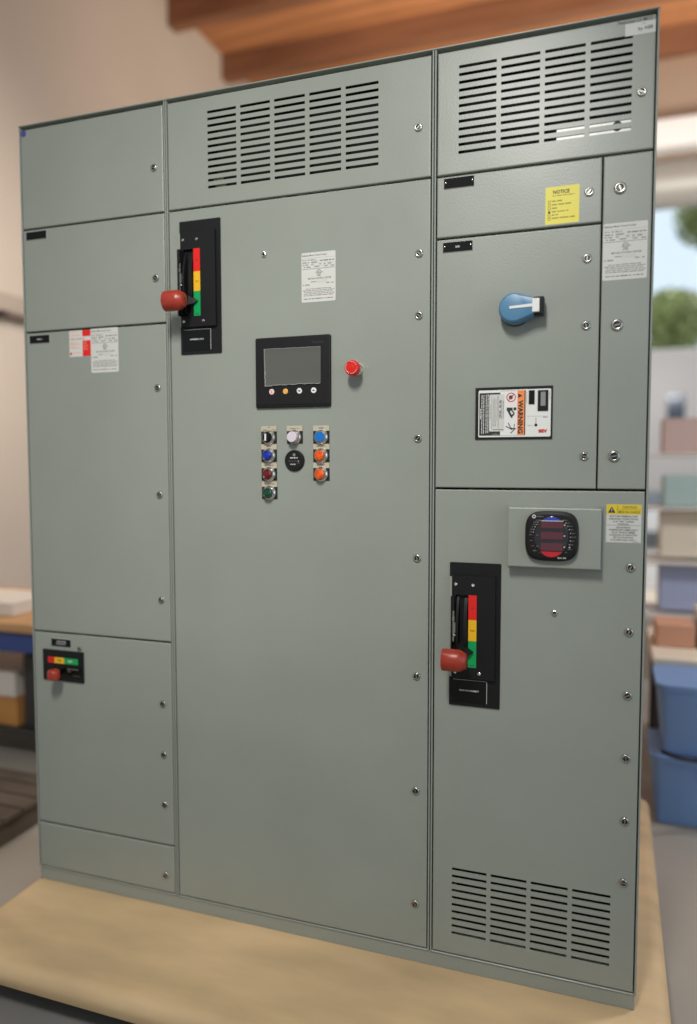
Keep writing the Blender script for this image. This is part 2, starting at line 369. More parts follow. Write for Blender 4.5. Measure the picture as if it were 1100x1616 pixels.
# ---- rating stickers
def ul_mesh():
    b = MB(); b.plate(0, 95.5, 0, 127.7, [(0, .1), (0, -.3)], r=3.5)
    t = MB(); Y = -.45; rr = random.Random(3)
    t.text('ReliaGear Motor Control Center', 2, 120.5, 6.2, Y, m=0, align='LEFT', bold=.01, width=69)
    t.rect(2, 94, 112.6, 113, Y, 1)
    for z, parts in ((108.5, [(3,8),(10,14),(18,40)]), (105, [(52,92)]), (102, [(3,22),(27,48)]), (96.5, [(3,9),(11,22),(27,34),(50,56),(63,68),(74,84)]), (90.5, [(6,11),(14,26),(36,50),(64,74),(82,92)])):
        for p in parts: t.greek(p[0], p[1], z, 4.2, Y, 2 if z != 105 else 1, rnd=rr)
    for z in (106, 99.5, 93): t.rect(30, 94, z-.15, z+.15, Y, 1)
    t.rect(2, 94, 85.2, 86, Y, 0)
    t.ring(49, 76, 5.2, 6.4, Y, 0); t.text('UL', 49, 76, 6.6, Y, 0, bold=.02); t.text('c', 41, 75, 5, Y, 0); t.text('us', 58.5, 76, 4.6, Y, 0, bold=.02); t.text('LISTED', 49, 67.3, 4, Y, 0, bold=.02)
    t.text('MOTOR CONTROL CENTER', 51, 60.5, 5.8, Y, 0, width=64, bold=.008)
    t.greek(26, 41, 52, 4, Y, 2, rnd=rr)
    for k in range(5): t.rect(44+k*6, 48.5+k*6, 49.6, 49.9, Y, 1); t.rect(44+k*6, 48.5+k*6, 54, 54.3, Y, 1); t.rect(44+k*6, 44.3+k*6, 49.6, 54.3, Y, 1)
    t.greek(70, 80, 47, 3.8, Y, 2, rnd=rr); t.greek(84, 92, 47, 4.5, Y, 2, rnd=rr); t.greek(3, 7, 44.5, 4, Y, 2, rnd=rr); t.greek(10, 23, 44.5, 4.5, Y, 2, rnd=rr)
    for k, (p, q) in enumerate([(12,83),(4,92),(8,90),(6,92),(6,89)]): t.greek(p, q, 34-k*4.2, 3.3, Y, 2, rnd=rr)
    t.greek(6, 62, 8.5, 3.6, Y, 1, rnd=rr); t.greek(66, 88, 8.5, 3.6, Y, 1, rnd=rr)
    return b, t
b, t = ul_mesh()
u0 = build('rating_sticker', b, 'paper', cab, label='white rating sticker beside the red service sticker, left section'); u0.location = (.2447, 0, .5842+1.0)
ui = flat('sticker_lettering', t, ['ink', 'ink2', 'fine'], u0)
for x, z, lab in ((916.3, 1739.8, 'white rating sticker above the touch screen'), (1667.4, 1736.4, 'white rating sticker on the narrow right door')):
    o = u0.copy(); COL.objects.link(o); o.parent = cab; o.location = (x*.001, 0, z*.001); o['label'] = lab
    q = ui.copy(); COL.objects.link(q); q.parent = o
b = MB(); b.plate(168, 243.8, 1633.8, 1710.5, [(0, .1), (0, -.3)], r=3); s = build('service_sticker', b, 'paper', cab, label='red and white service sticker at the left door top edge')
t = MB(); Y = -.45
t.rect(215.3, 243.7, 1692, 1710.4, Y, 0); t.rect(215.3, 243.7, 1634.2, 1680, Y, 0)
t.text('1 888 GE SERVICE', 171, 1685.5, 5.6, Y-.02, 1, align='LEFT', width=53, bold=.01)
for z, q in ((1706,200),(1696,205),(1674,196),(1670,207),(1663,192),(1659,204)): t.greek(171, q, z, 2.8, Y, 2)
t.disc(173.5, 1643, 4, Y, 1); t.greek(181, 208, 1645, 3, Y, 2)
for k in range(6): t.greek(219, 219+random.uniform(9, 17), 1676-k*4.4, 2.6, Y-.02, 3)
flat('sticker_lettering', t, ['tape_red', 'inkr', 'pink', 'pink'], s)
# notice
b = MB(); b.plate(1537.3, 1613.5, 1875.8, 1961.4, [(0, .1), (0, -.3)]); s = build('notice_sticker', b, 'ylabel', cab, label='yellow notice sticker near the top right latch')
t = MB(); Y = -.45
t.text('NOTICE', 1573, 1949, 11.5, Y, 0, bold=.03, width=37)
t.greek(1552, 1603, 1940.5, 3, Y, 1)
for k, (zz, q) in enumerate(((1928.5,1575),(1920.5,1597),(1912.5,1564),(1904.5,1590),(1897,1566),(1889.5,1606))):
    cx, cz = 1546.3, zz-1
    if k == 3: t.rect(cx-2.4, cx+2.4, cz-2.8, cz+2.8, Y, 0)
    else:
        for q4 in ((-2.6,-2.6,2.6,-2.6),(2.6,-2.6,2.6,2.6),(2.6,2.6,-2.6,2.6),(-2.6,2.6,-2.6,-2.6)): t.line(cx+q4[0], cz+q4[1], cx+q4[2], cz+q4[3], .8, Y, 2)
    t.greek(1552, q, zz, 4.2, Y, 1)
flat('sticker_lettering', t, ['ink', 'ink3', 'ink'], s)
# caution
b = MB(); b.plate(1687, 1764, 1132.2, 1221.5, [(0, .1), (0, -.3)]); s = build('caution_sticker', b, 'paper', cab, label='yellow and white bilingual caution sticker at the right edge')
t = MB(); Y = -.45
t.rect(1687.3, 1763.7, 1198, 1221.2, Y, 1)
Y = -.6
t.poly([(1690.5,1201.5),(1707,1201.5),(1698.8,1216.5)], Y, 0); t.rect(1698, 1699.6, 1206, 1212.4, Y-.1, 2); t.disc(1698.8, 1203.8, .9, Y-.1, 2)
t.rect(1711, 1711.7, 1198.4, 1221, Y, 0); t.rect(1711.7, 1763.5, 1209.4, 1209.9, Y, 0)
t.text('CAUTION', 1738, 1215.2, 8.4, Y, 0, width=31, bold=.006); t.text('MISE EN GARDE', 1737.6, 1203.9, 8.4, Y, 0, width=47, bold=.006)
for k, (s_, w_) in enumerate((('BOTTOM TERMINALS ARE',60),('ENERGIZED WHEN DEVICE',63),('IS IN "OFF" (OPEN)',46),('POSITION.',24))): t.text(s_, 1725.3, 1193.8-k*6.1, 5.7, Y, 0, width=w_, bold=.006)
t.rect(1688, 1763, 1172.5, 1173, Y, 0)
for k, (s_, w_) in enumerate((('LES BORNES',31),('INF\u00c9RIEURES DEMEURENT',63),('SOUS TENSION M\u00caME',51),('LORSQUE LE DISPOSITIF',61),('EST EN POSITION',43),('D\'OUVERTURE ("OFF").',55))): t.text(s_, 1725.3, 1167.8-k*5.9, 5.5, Y, 0, width=w_, bold=.006)
t.greek(1746, 1761, 1134, 1.2, Y, 0)
flat('sticker_lettering', t, ['ink', 'caution', 'paper'], s)

# ---- vertical disconnect operators
def operator(dx, dz, label, name, tw):
    def sh(b): b.v = [(x+dx, y, z+dz) for x, y, z in b.v]; return b
    b = MB(); b.plate(551, 678.5, 1621.5, 1985.5, [(0, .2), (0, -3), (.8, -4)], r=2.5); op = build('disconnect_operator', sh(b), 'black', cab, label=label)
    # raised cover with a slot cut for the lever
    b = MB(); sx0, sx1, sz0, sz1 = 568.5, 600, 1724.5, 1905.5
    b.plate(559, 666.5, 1694, 1953.5, [(0, -3.5), (0, -12.5), (1, -14)], cap=False)
    X = [560, sx0, sx1, 665.5]; Z = [1695, sz0, sz1, 1952.5]
    for i in range(3):
        for j in range(3):
            if (i, j) != (1, 1): b.rect(X[i], X[i+1], Z[j], Z[j+1], -14)
    for q in (((sx0,sz0),(sx1,sz0)),((sx1,sz0),(sx1,sz1)),((sx1,sz1),(sx0,sz1)),((sx0,sz1),(sx0,sz0))):
        b.add([(q[0][0],-14,q[0][1]),(q[1][0],-14,q[1][1]),(q[1][0],-4.2,q[1][1]),(q[0][0],-4.2,q[0][1])], [(0,1,2,3)])
    build('cover', sh(b), 'black', op)
    b = MB()    # curved lever track inside the slot
    n = 14; prof = [(-6-20*math.sin(math.pi*k/n)**.8, 1727+177*k/n) for k in range(n+1)]
    for x0, x1, o_ in ((571, 577, 0), (590, 598, 2)):
        b.loft([[(x0, y+o_, z), (x1, y+o_, z), (x1, -4.5, z), (x0, -4.5, z)] for y, z in prof], cap=False)
    build('lever_track', sh(b), 'black', op, smooth=True)
    b = MB(); b.box(553, 558.5, -13, -4, 1697, 1950); build('guard_flange', sh(b), 'paint', op)
    b = MB(); b.box(559.5, 568, -31, -14, 1868, 1903); b.box(559.5, 562.5, -31, -14, 1724, 1868); build('lever_guard', sh(b), 'black', op)
    b = MB(); b.box(563.2, 567.5, -27, -14.2, 1790, 1867); b.box(565, 571, -29, -20, 1812, 1838); b.box(563, 569, -29.5, -27, 1842, 1852); b.lathe(568, 1806, [(3.5, -14), (3.5, -30), (2, -31)], seg=10); build('padlock_slide', sh(b), 'steel', op)
    for mk, z0, z1, s_, tz in (('tape_red', 1844.6, 1906, 'ON', 1874), ('tape_yel', 1791, 1844.2, 'TRIP', 1817), ('tape_grn', 1724, 1790.6, 'OFF', 1764)):
        b = MB(); b.plate(600.6, 621, z0, z1, [(0, -14), (0, -14.5)]); st = build('position_strip', sh(b), mk, op)
        t = MB(); t.text(s_, 610.8, tz, 5.4, -14.7, bold=.01, width=12 if s_ == 'TRIP' else 7)
        if s_ == 'OFF':
            t2 = MB(); t2.text('RESET', 610.8, 1729, 4.5, -14.7, width=13, bold=.015); sh(t2); flat('reset_lettering', t2, 'ink', op)
        sh(t); flat('strip_lettering', t, 'ink', cab if False else op)
    for x, z in ((568.2, 1932), (611, 1931), (568.4, 1710), (629, 1709.8)):
        b = MB(); b.lathe(x, z, [(4.2, -13.9), (4, -15), (2.6, -16), (1.4, -15.9), (1.2, -15.2)], seg=16); build('screw', sh(b), 'chrome', op, smooth=True)
    # lever arm, pointer and red barrel grip
    b = MB(); P = [(-6, 1776, 9), (-22, 1772, 8), (-48, 1762, 7), (-66, 1756, 8)]
    b.loft([[(577.5, y, z-h), (591, y, z-h), (591, y, z+h), (577.5, y, z+h)] for y, z, h in P])
    b.loft([[(588, y, z0) for y, z0 in ((-16.5, 1756), (-30, 1752), (-30, 1778), (-16.5, 1782))], [(604, y, z0) for y, z0 in ((-16.5, 1757), (-25, 1756), (-25, 1770), (-16.5, 1772))], [(614, y, z0) for y, z0 in ((-16.5, 1763), (-20, 1763), (-20, 1765), (-16.5, 1765))]])
    build('lever', sh(b), 'black', op)
    b = MB(); b.lathe(0, 0, [(0.5, 0), (26.4, 0), (27.2, .9), (27.4, 22), (27.2, 42), (26.2, 44), (18.6, 58.6), (17.5, 59.2)], seg=32, cap=False)
    b.lathe(0, 0, [(17.5, 59.2), (3.2, 59.6), (3.0, 55), (.3, 55)], seg=32)
    b.v = [(y, x*.86, z) for x, y, z in b.v]      # barrel axis along x, a little flattened
    b.v = [(x+549, y-76, z+1755) for x, y, z in b.v]
    build('grip', sh(b), 'red', op, smooth=True, label='red barrel shaped handle grip')
    b = MB(); b.plate(559.4, 648, 1630.5, 1690, [(0, -3.8), (0, -5)], m=0); b.rect(645.8, 647.4, 1632, 1689, -5.1, 1); b.rect(562, 647.4, 1688.2, 1689.2, -5.1, 1)
    np_ = build('nameplate', sh(b), ['gloss', 'core'], op)
    t = MB(); t.text(name, 602.5, 1662, 5.6, -5.3, bold=.02, width=tw); sh(t); flat('nameplate_lettering', t, 'inkw', op)
    for x, z in ((564, 1634.5), (641, 1634.5), (564, 1684.5), (641, 1684.5)):
        b = MB(); b.lathe(x, z, [(1.7, -4.9), (1.6, -5.8), (.8, -6)], seg=10); build('rivet', sh(b), 'gloss', op)
    return op
operator(0, 0, 'black operator with red grip, upper left of the middle door', 'HAMMERMILL NO.1', 43)
operator(766.8, -915.5, 'black operator with red grip on the lower right door', 'MAIN DISCONNECT', 49)

# ---- small horizontal operator
b = MB(); b.plate(42.3, 193.5, 650, 745.2, [(0, .2), (0, -4), (1.2, -5.5)], r=2); op = build('transformer_operator', b, 'black', cab, label='small black operator with red grip, lower left door')
for mk, x0, x1, s_, ik in (('tape_red', 63.4, 87.6, 'ON', 'ink'), ('tape_yel', 87.9, 123.4, 'TRIP', 'ink'), ('tape_grn', 123.7, 175.4, 'OFF', 'inkw')):
    b = MB(); b.plate(x0, x1, 705, 723.3, [(0, -5.4), (0, -6)]); build('position_strip', b, mk, op)
    t = MB(); t.text(s_, (x0+x1)/2 - (3 if s_ == 'OFF' else 0), 714, 9 if s_ == 'OFF' else 7.5, -6.2, bold=.03, width={'ON': 9, 'TRIP': 15, 'OFF': 16}[s_]); flat('strip_lettering', t, ik, op)
b = MB(); b.plate(82, 186, 668, 697, [(0, -5.4), (0, -8), (1, -8.6)], r=2); build('slot_frame', b, 'gloss', op)
b = MB(); b.plate(140, 182, 691, 694.5, [(0, -8), (0, -15), (1, -16)]); b.plate(146, 156, 684, 691, [(0, -8), (0, -18), (1, -19)]); build('padlock_slide', b, 'steel', op)
b = MB(); b.plate(160, 186, 671, 672.5, [(0, -8), (0, -10)]); build('slot_lip', b, 'steel', op)
b = MB(); b.plate(112, 124, 676, 690, [(0, -8), (0, -45)]); build('lever', b, 'gloss', op)
b = MB(); b.lathe(0, 0, [(.5, 0), (16, 0), (19.5, 3), (20, 9), (20, 22), (18, 27), (13, 30), (.5, 30.5)], seg=28)
b.v = [(x*.95+120, -z*.9-48, y+668) for x, y, z in b.v]; build('grip', b, 'red', op, smooth=True, label='small red barrel grip')

# ---- touch screen panel
b = MB(); b.plate(783.2, 999.6, 1466.6, 1653.3, [(0, .2), (0, -6), (1.2, -8), (3, -8.6)], r=5); hm = build('touch_panel', b, 'black', cab, label='black operator touch panel with film covered grey screen')
b = MB(); b.plate(812, 972, 1527.5, 1620, [(0, -8.6), (0, -9)]); build('screen', b, 'gloss', hm)
n = 18; rim = []
rr = random.Random(5)
top = [(810+163.5*k/n, 1623+rr.uniform(-.7, .7)) for k in range(n+1)]; bot = [(812+161*k/n, 1525.5+rr.uniform(-1.2, 1.2)-(3.5*max(0, 1-k/4))) for k in range(n+1)]
b = MB(); rows = 10; grid = []
for j in range(rows+1):
    f = j/rows
    grid.append([(bt[0]*(1-f)+tp[0]*f, -9.6-rr.uniform(0, .5)-(1.6 if k in (0,) else 0)-(1.0 if j in (0, rows) else 0), bt[1]*(1-f)+tp[1]*f) for k, (bt, tp) in enumerate(zip(bot, top))])
vs = [p for r_ in grid for p in r_]; w_ = n+1
b.add(vs, [(j*w_+k, j*w_+k+1, (j+1)*w_+k+1, (j+1)*w_+k) for j in range(rows) for k in range(n)])
build('protective_film', b, 'film', hm, smooth=True)
b = MB()
for k in range(rows): 
    x = grid[k][0][0]; b.line(x+1.5+rr.uniform(-.6, .8), grid[k][0][2], x+2.5+rr.uniform(-.6, .8), grid[k+1][0][2], .7+1.6*(1-k/rows)*rr.random(), -12.0, 0)
for k in range(n): b.line(bot[k][0], bot[k][1]+1.4, bot[k+1][0], bot[k+1][1]+1.4, .7, -12.0); b.line(top[k][0], top[k][1]-1, top[k+1][0], top[k+1][1]-1, .5, -12)
flat('film_crease', b, 'filmedge', hm)
for x, mk, ic in ((831.8,'blush','s'),(872,'gold','o'),(912.4,'white','r'),(953,'white','l')):
    b = MB(); b.lathe(x, 1509.2, [(7.4, -8.4), (7.4, -9.4), (6.6, -9.9)], seg=24); kb = build('function_key', b, mk, hm)
    t = MB(); z = 1509.2; Y = -10.1
    if ic == 's': t.rect(x-2, x+2, z+1, z+3.4, Y); t.rect(x-2, x+2, z-3.4, z-1, Y)
    elif ic == 'o': t.ring(x, z, 1.6, 2.4, Y)
    else:
        q = 1 if ic == 'r' else -1; t.poly([(x+4*q, z), (x, z+3), (x, z-3)][::q], Y); t.rect(min(x, x-4*q), max(x, x-4*q), z-1.2, z+1.2, Y)
    flat('key_icon', t, 'gold' if ic == 'o' else ('inkr' if ic == 's' else 'ink'), hm)
t = MB(); t.text('Horner', 966, 1635, 9.5, -8.9, width=33); flat('maker_lettering', t, 'inkb', hm)
b = MB(); b.plate(786, 997, 1473.5, 1475, [(0, -8.5), (0, -9.4)]); build('lower_ridge', b, 'gloss', hm)

# ---- emergency stop
cx, cz = 1070.5, 1559
b = MB(); b.lathe(cx, cz, [(17.5, .2), (17.5, -4), (15, -8), (13.5, -10), (13.5, -22)], seg=32); es = build('emergency_stop', b, 'chrome', cab, smooth=True, label='red mushroom emergency stop button right of the screen')
b = MB(); b.lathe(cx, cz, [(11, -22), (18.5, -26), (20, -30), (20, -38), (18.6, -43), (15, -46), (13, -45.2), (8, -46.5), (.5, -47)], seg=36); build('mushroom_head', b, 'estop', es, smooth=True)
t = MB()
for a0 in (20, 140, 260): t.ring(cx, cz, 14.2, 15.8, -46.6, 0, 16, a0, a0+82)
flat('turn_arrows', t, 'pink', es)

# ---- push buttons and pilot lights
def pilot(cx, ztop, kind, mk, lines, label, h=47.8):
    b = MB(); b.plate(cx-23, cx+23, ztop-h, ztop, [(0, .1), (0, -1.2), (.4, -1.5)]); lp = build('push_button' if kind in 'cwe' else ('selector_switch' if kind == 's' else 'pilot_light'), b, 'slot', cab, label=label)
    b = MB(); b.plate(cx-23, cx+23, ztop-14.2, ztop, [(0, -1.5), (0, -1.9)]); build('legend_strip', b, 'beige', lp)
    t = MB()
    for s_, x, z, wd in lines: t.text(s_, cx+x, ztop+z, 4.8, -2.1, width=wd, bold=.015)
    flat('legend_lettering', t, 'ink', lp)
    cz = ztop-30.6
    b = MB(); b.lathe(cx, cz, [(19.8, -1.4), (19.8, -3.2), (19.3, -5.2), (18.2, -7.2), (16.9, -8.6), (16.0, -9.2), (15.9, -12.2), (15.3, -13.2), (14.6, -13.4), (14.2, -12.6), (14.1, -9)], seg=40, cap=False)
    build('chrome_bezel', b, 'chrome', lp, smooth=True)
    if kind == 's':
        b = MB(); b.lathe(cx, cz, [(14, -9), (14, -13.4), (12.5, -14.6)], seg=28); build('selector_knob', b, 'gloss', lp, smooth=True)
        b = MB(); b.plate(cx-5.5, cx+5.5, cz-12, cz+12, [(0, -14), (0, -17.5), (1.2, -19)], r=2); build('selector_grip', b, 'gloss', lp)
        b = MB(); b.plate(cx-4.9, cx-.2, cz-9.5, cz+9.5, [(0, -18.5), (0, -19.5)], r=.6); build('white_marker', b, 'white', lp)
    elif kind in 'cw':
        e = 15.5 if kind == 'c' else 24
        b = MB(); b.lathe(cx, cz, [(14, -9), (14, -e+1.2), (13, -e), (.5, -e-.3)], seg=32); build('button_cap', b, mk, lp, smooth=True)
    else:
        b = MB(); b.lathe(cx, cz, [(14, -9), (14, -16), (13.2, -19), (10.2, -21.5), (9.6, -20.4), (5.5, -21.6), (.4, -22)], seg=12); build('pilot_lens', b, mk, lp)
    return lp
X1, X2, X3 = 819, 895, 971
pilot(X1, 1418.4, 's', None, [('OFF', 0, -4.2, 8), ('HAND', -13, -10.5, 13), ('AUTO', 13, -10.5, 13)], 'black selector switch with white marker, top of the left button column')
pilot(X1, 1369.8, 'p', 'lblue', [('FULL', 0, -6.5, 12)], 'dark blue pilot light under the selector switch')
pilot(X1, 1319, 'p', 'lred', [('MOTOR RUN', 0, -6.5, 26)], 'dark red pilot light in the left button column')
pilot(X1+.8, 1268.6, 'p', 'lgrn', [('MOTOR STOP', 0, -6.5, 28)], 'dark green pilot light at the bottom of the left column')
pilot(X2, 1418.2, 'w', 'lilac', [('POWER ON', 0, -8, 24)], 'white capped light above the round hour meter')
pilot(X3, 1417.6, 'c', 'bcap', [('RESET', 0, -7, 14)], 'bright blue push button, top of the right column')
pilot(X3, 1369, 'p', 'lorg', [('BATTERY 1', 0, -6.5, 23)], 'upper of two orange pilot lights')
pilot(X3, 1319.6, 'p', 'lorg', [('BATTERY 2', 0, -6.5, 23)], 'lower of two orange pilot lights')
# hour meter
b = MB(); b.lathe(894.5, 1325, [(28.6, .2), (28.6, -3), (27.5, -5.5), (25, -6.2), (24, -5.2), (.5, -5.2)], seg=48); hr = build('hour_meter', b, 'black', cab, smooth=True, label='round black hour meter below the white cap')
b = MB(); b.plate(876.5, 911, 1320.6, 1327.2, [(0, -5.1), (0, -5.5)]); build('counter_window', b, 'slot', hr)
t = MB(); Y = -5.8
t.rect(891, 898, 1336.5, 1344, Y, 1); t.greek(883, 905, 1332.4, 3.6, Y, 0)
for k in range(6): t.text('0', 880+k*5, 1323.9, 4.2, Y, 1)
t.text('1', 907, 1323, 5.5, Y, 0, bold=.05); t.text('HOURS', 891, 1315.2, 4, Y, 0, bold=.03, width=16); t.text('1/10', 906, 1317.8, 3.8, Y, 1); flat('dial_lettering', t, ['inkw', 'ink2'], hr)

# ---- blue rotary knob
b = MB(); b.lathe(1472, 1681.5, [(37, .2), (37, -6), (35.5, -9)], seg=44); rk = build('rotary_handle', b, 'gloss', cab, smooth=True, label='steel blue rotary handle with white pointer')
def tear(s, g, n=40):     # s scales the round end, g the neck half width
    pts = []; r = 36*s; cx, cz = 1472, 1681.5
    xe = 1519
    for k in range(n+1):
        a = R(60+(300-60)*k/n); pts.append((cx+r*math.cos(a), cz+r*math.sin(a)))
    za = pts[0][1]-cz; xa = pts[0][0]
    up = [(xa+(xe-xa)*t, cz+1.5*t+za+(g-za)*t**1.1) for t in (1, .8, .6, .4, .2)]
    dn = [(xa+(xe-xa)*t, cz+1.5*t-(za+(g-za)*t**1.1)) for t in (.2, .4, .6, .8, 1)]
    return dn+up+pts if False else pts+dn+up
b = MB(); rings = [[(x, y, z) for x, z in tear(s, g)] for s, g, y in ((1.0, 20.5, -9), (1.0, 20.5, -30), (.97, 19.8, -38), (.92, 18.4, -43.5), (.86, 16.8, -46), (.8, 15.6, -46.6))]
b.loft(rings); body = build('handle_body', b, 'knob', rk, smooth=True)
b = MB(); b.plate(1512, 1541, 1662, 1704, [(0, -12), (0, -38), (2, -41)], r=3); build('handle_tip', b, 'gloss', rk)
b = MB(); b.plate(1515, 1531.5, 1667.5, 1699, [(0, -40), (0, -47.6), (1, -48.6)], r=2); build('tip_marker', b, 'white', rk)
b = MB(); b.loft([[(x, y, z) for x, z in ((1463, 1678.3), (1516, 1680.2), (1516, 1687.2), (1463, 1683.8))] for y in (-45, -48.2)]); build('pointer_line', b, 'white', rk)
b = MB(); b.loft([[(x, y, z) for x, z in zz] for y, zz in ((-36, ((1470, 1652), (1522, 1668), (1522, 1674), (1470, 1667))), (-43.5, ((1470, 1660), (1522, 1671), (1522, 1674), (1470, 1667))))]); 

# ---- breaker window with warning label
b = MB(); b.plate(1378, 1561.5, 1375.5, 1501.3, [(0, .2), (0, -3), (1, -3.6)]); bw = build('breaker_window', b, 'black', cab, label='black framed breaker face with sideways orange warning label')
b = MB(); b.plate(1385.8, 1557.5, 1380.8, 1494.4, [(0, -3.5), (0, -4.0), (.4, -4.2)], r=3); build('breaker_face', b, 'white', bw)
cm = lambda cx_: 1388+(cx_-135)*.1946
zm = lambda cy_: 1501.3-(cy_-82)*.1945
t = MB(); Y = -4.35
t.rect(cm(135), cm(395), zm(682), zm(150), Y, 0); Y -= .12
t.rect(cm(395), cm(700), zm(682), zm(680), Y, 0); t.rect(cm(395), cm(700), zm(132), zm(130), Y, 0)
rr = random.Random(9)
def vgreek(x, z0, z1, h, m, y):
    z = z1
    while z > z0:
        L = min(z-z0, h*rr.uniform(1.4, 4.5)); t.rect(x-h*.33, x+h*.33, z-L, z, y, m); z -= L+h*.5
for cx_, y0, y1 in ((243,165,655),(220,172,650),(190,175,655),(167,175,655),(149,345,480)): vgreek(cm(cx_), zm(y1), zm(y0), 2.5, 1, Y)
vgreek(cm(345), zm(674), zm(674)+4, 1, 1, Y); t.rect(cm(298), cm(378), zm(673), zm(664), Y, 2)
g0 = [(x, z) for x, z in rrect(cm(258), cm(445), zm(630), zm(172), 3)]
t.poly(g0, Y, 3); Y -= .12
for cx_, y0, y1, h in ((272,300,480,1.6),(290,195,600,1.6),(308,230,570,1.6),(322,210,570,1.6),(340,230,570,1.6),(357,195,500,1.6),(372,185,600,2),(412,240,480,2.4),(432,250,470,2.6)): vgreek(cm(cx_), zm(y1), zm(y0), h, 2, Y)
for y0, y1 in ((245,285),(300,345),(370,410),(420,470)): vgreek(cm(393), zm(y1), zm(y0), 4, 0, Y)
t.rect(cm(305), cm(435), zm(612), zm(605), Y, 0)
# orange strip
t.rect(cm(605), cm(690), zm(676), zm(128), Y, 4); t.rect(cm(690), cm(703), zm(676), zm(128), Y, 0); Y -= .12
t.text('WARNING', cm(645), zm(455), 15.5, Y, 0, rot=-90, width=80, bold=.045)
t.poly([(cm(613), zm(166)), (cm(613), zm(224)), (cm(664), zm(195))], Y, 0)
# pictograms
t.ring(cm(527), zm(212), 9.2, 11.2, Y, 5, 32); t.disc(cm(523), zm(212), 5, Y, 0, 9); t.line(cm(527)-7, zm(212)-7, cm(527)+7, zm(212)+7, 1.6, Y-.1, 5); t.line(cm(523), zm(212), cm(552), zm(185), 2, Y, 0)
t.disc(cm(575), zm(355), 3.8, Y, 0); t.poly([(cm(475), zm(378)), (cm(475), zm(336)), (cm(548), zm(340)), (cm(545), zm(372)), (cm(512), zm(380))], Y, 0)
t.poly([(cm(480), zm(372)), (cm(512), zm(374)), (cm(548), zm(455)), (cm(540), zm(470)), (cm(520), zm(450))], Y-.05, 0); t.line(cm(540), zm(440), cm(565), zm(418), 4, Y-.05, 0); t.line(cm(530), zm(360), cm(568), zm(415), 3, Y-.05, 0)
t.line(cm(465), zm(568), cm(535), zm(605), 2, Y, 0); t.line(cm(493), zm(525), cm(535), zm(605), 2, Y, 0); t.line(cm(530), zm(602), cm(590), zm(598), 2.4, Y, 0); t.line(cm(572), zm(540), cm(565), zm(600), 1.4, Y, 0); t.line(cm(525), zm(655), cm(575), zm(605), 1.8, Y, 0); t.disc(cm(540), zm(600), 2.2, Y, 0)
# right hand field
t3 = MB(); t3.text('ABB', cm(914), zm(634), 10.5, Y, 0, rot=180, width=21, bold=.06); flat('maker_lettering', t3, 'inkr', bw)
t.rect(cm(720), cm(970), zm(452), zm(450), Y, 2); t.rect(cm(828), cm(834), zm(545), zm(470), Y, 2); t.rect(cm(725), cm(790), zm(563), zm(560), Y, 2); t.rect(cm(915), cm(968), zm(467), zm(460), Y, 2)
vgreek(cm(715), zm(285), zm(150), 1.4, 2, Y); vgreek(cm(993), zm(250), zm(150), 1.6, 2, Y)
flat('warning_lettering', t, ['ink', 'inkw', 'ink2', 'paper', 'orange', 'inkr'], bw)
b = MB(); b.plate(cm(850), cm(975), zm(388), zm(135), [(0, -4.1), (0, -6), (1.5, -6.6), (3.5, -6.6), (4, -5)], m=0); wv = build('trip_indicator', b, 'black', bw)
b = MB(); b.plate(cm(884), cm(942), zm(326), zm(153), [(0, -5), (0, -5.6)]); build('indicator_window', b, 'lcd', bw)
b = MB(); b.plate(cm(742), cm(812), zm(302), zm(133), [(0, -4.1), (0, -6), (1.2, -6.8)]); b.plate(cm(754), cm(800), zm(262), zm(170), [(0, -6.8), (0, -7.6)]); build('rocker', b, 'gloss', bw)
b = MB(); b.lathe(cm(831), zm(558), [(3.6, -4.1), (3.4, -5), (2.2, -5.2), (2, -4.6)], seg=16); build('test_button', b, 'darkmetal', bw)

# ---- meter on its box
b = MB(); b.plate(1459, 1681, 1064, 1218.3, [(0, .2), (0, -1.6), (.6, -2.2)]); mb_ = build('meter_box', b, 'paint', cab, label='grey box carrying the power meter')
b = MB(); b.plate(1463.5, 1677, 1069.5, 1212, [(0, -2), (0, -29), (.6, -31), (2.6, -32)]); build('box_cover', b, 'paint', mb_)
b = MB(); b.plate(1677.3, 1680, 1066, 1216, [(0, -2), (0, -9)]); build('box_hinge', b, 'paint', mb_)
def squircle(w, h, n=64, e=3.6, cx=1566.5, cz=1146):
    out = []
    for k in range(n):
        a = 2*math.pi*k/n; c_, s_ = math.cos(a), math.sin(a)
        out.append((cx+w*math.copysign(abs(c_)**(2/e), c_), cz+h*math.copysign(abs(s_)**(2/e), s_)))
    return out
b = MB(); b.loft([[(x, y, z) for x, z in squircle(w_, h_)] for w_, h_, y in ((61, 59, -31.8), (61, 59, -40), (59.6, 57.6, -45), (56, 54, -47.5), (50, 49, -48.2))])
pm_ = build('power_meter', b, 'black', cab, smooth=True, label='black power meter with oval red display on the grey box')
ex, ez, ea, eb = 1567, 1145, 38.5, 49
b = MB(); el = lambda s: [(ex+ea*s*math.cos(2*math.pi*k/56), ez+eb*s*math.sin(2*math.pi*k/56)) for k in range(56)]
b.loft([[(x, y, z) for x, z in el(s)] for s, y in ((1, -48), (1, -50), (.97, -51))]); build('display_lens', b, 'meterglass', pm_, smooth=True)
for z0, z1, mk in ((1166, 1181.5, 'digits'), (1140, 1157, 'digits'), (1113, 1131, 'digits')):
    b = MB(); b.plate(ex-24, ex+26, z0, z1, [(0, -50.9), (0, -51.5)], r=1); build('digit_window', b, mk, pm_)
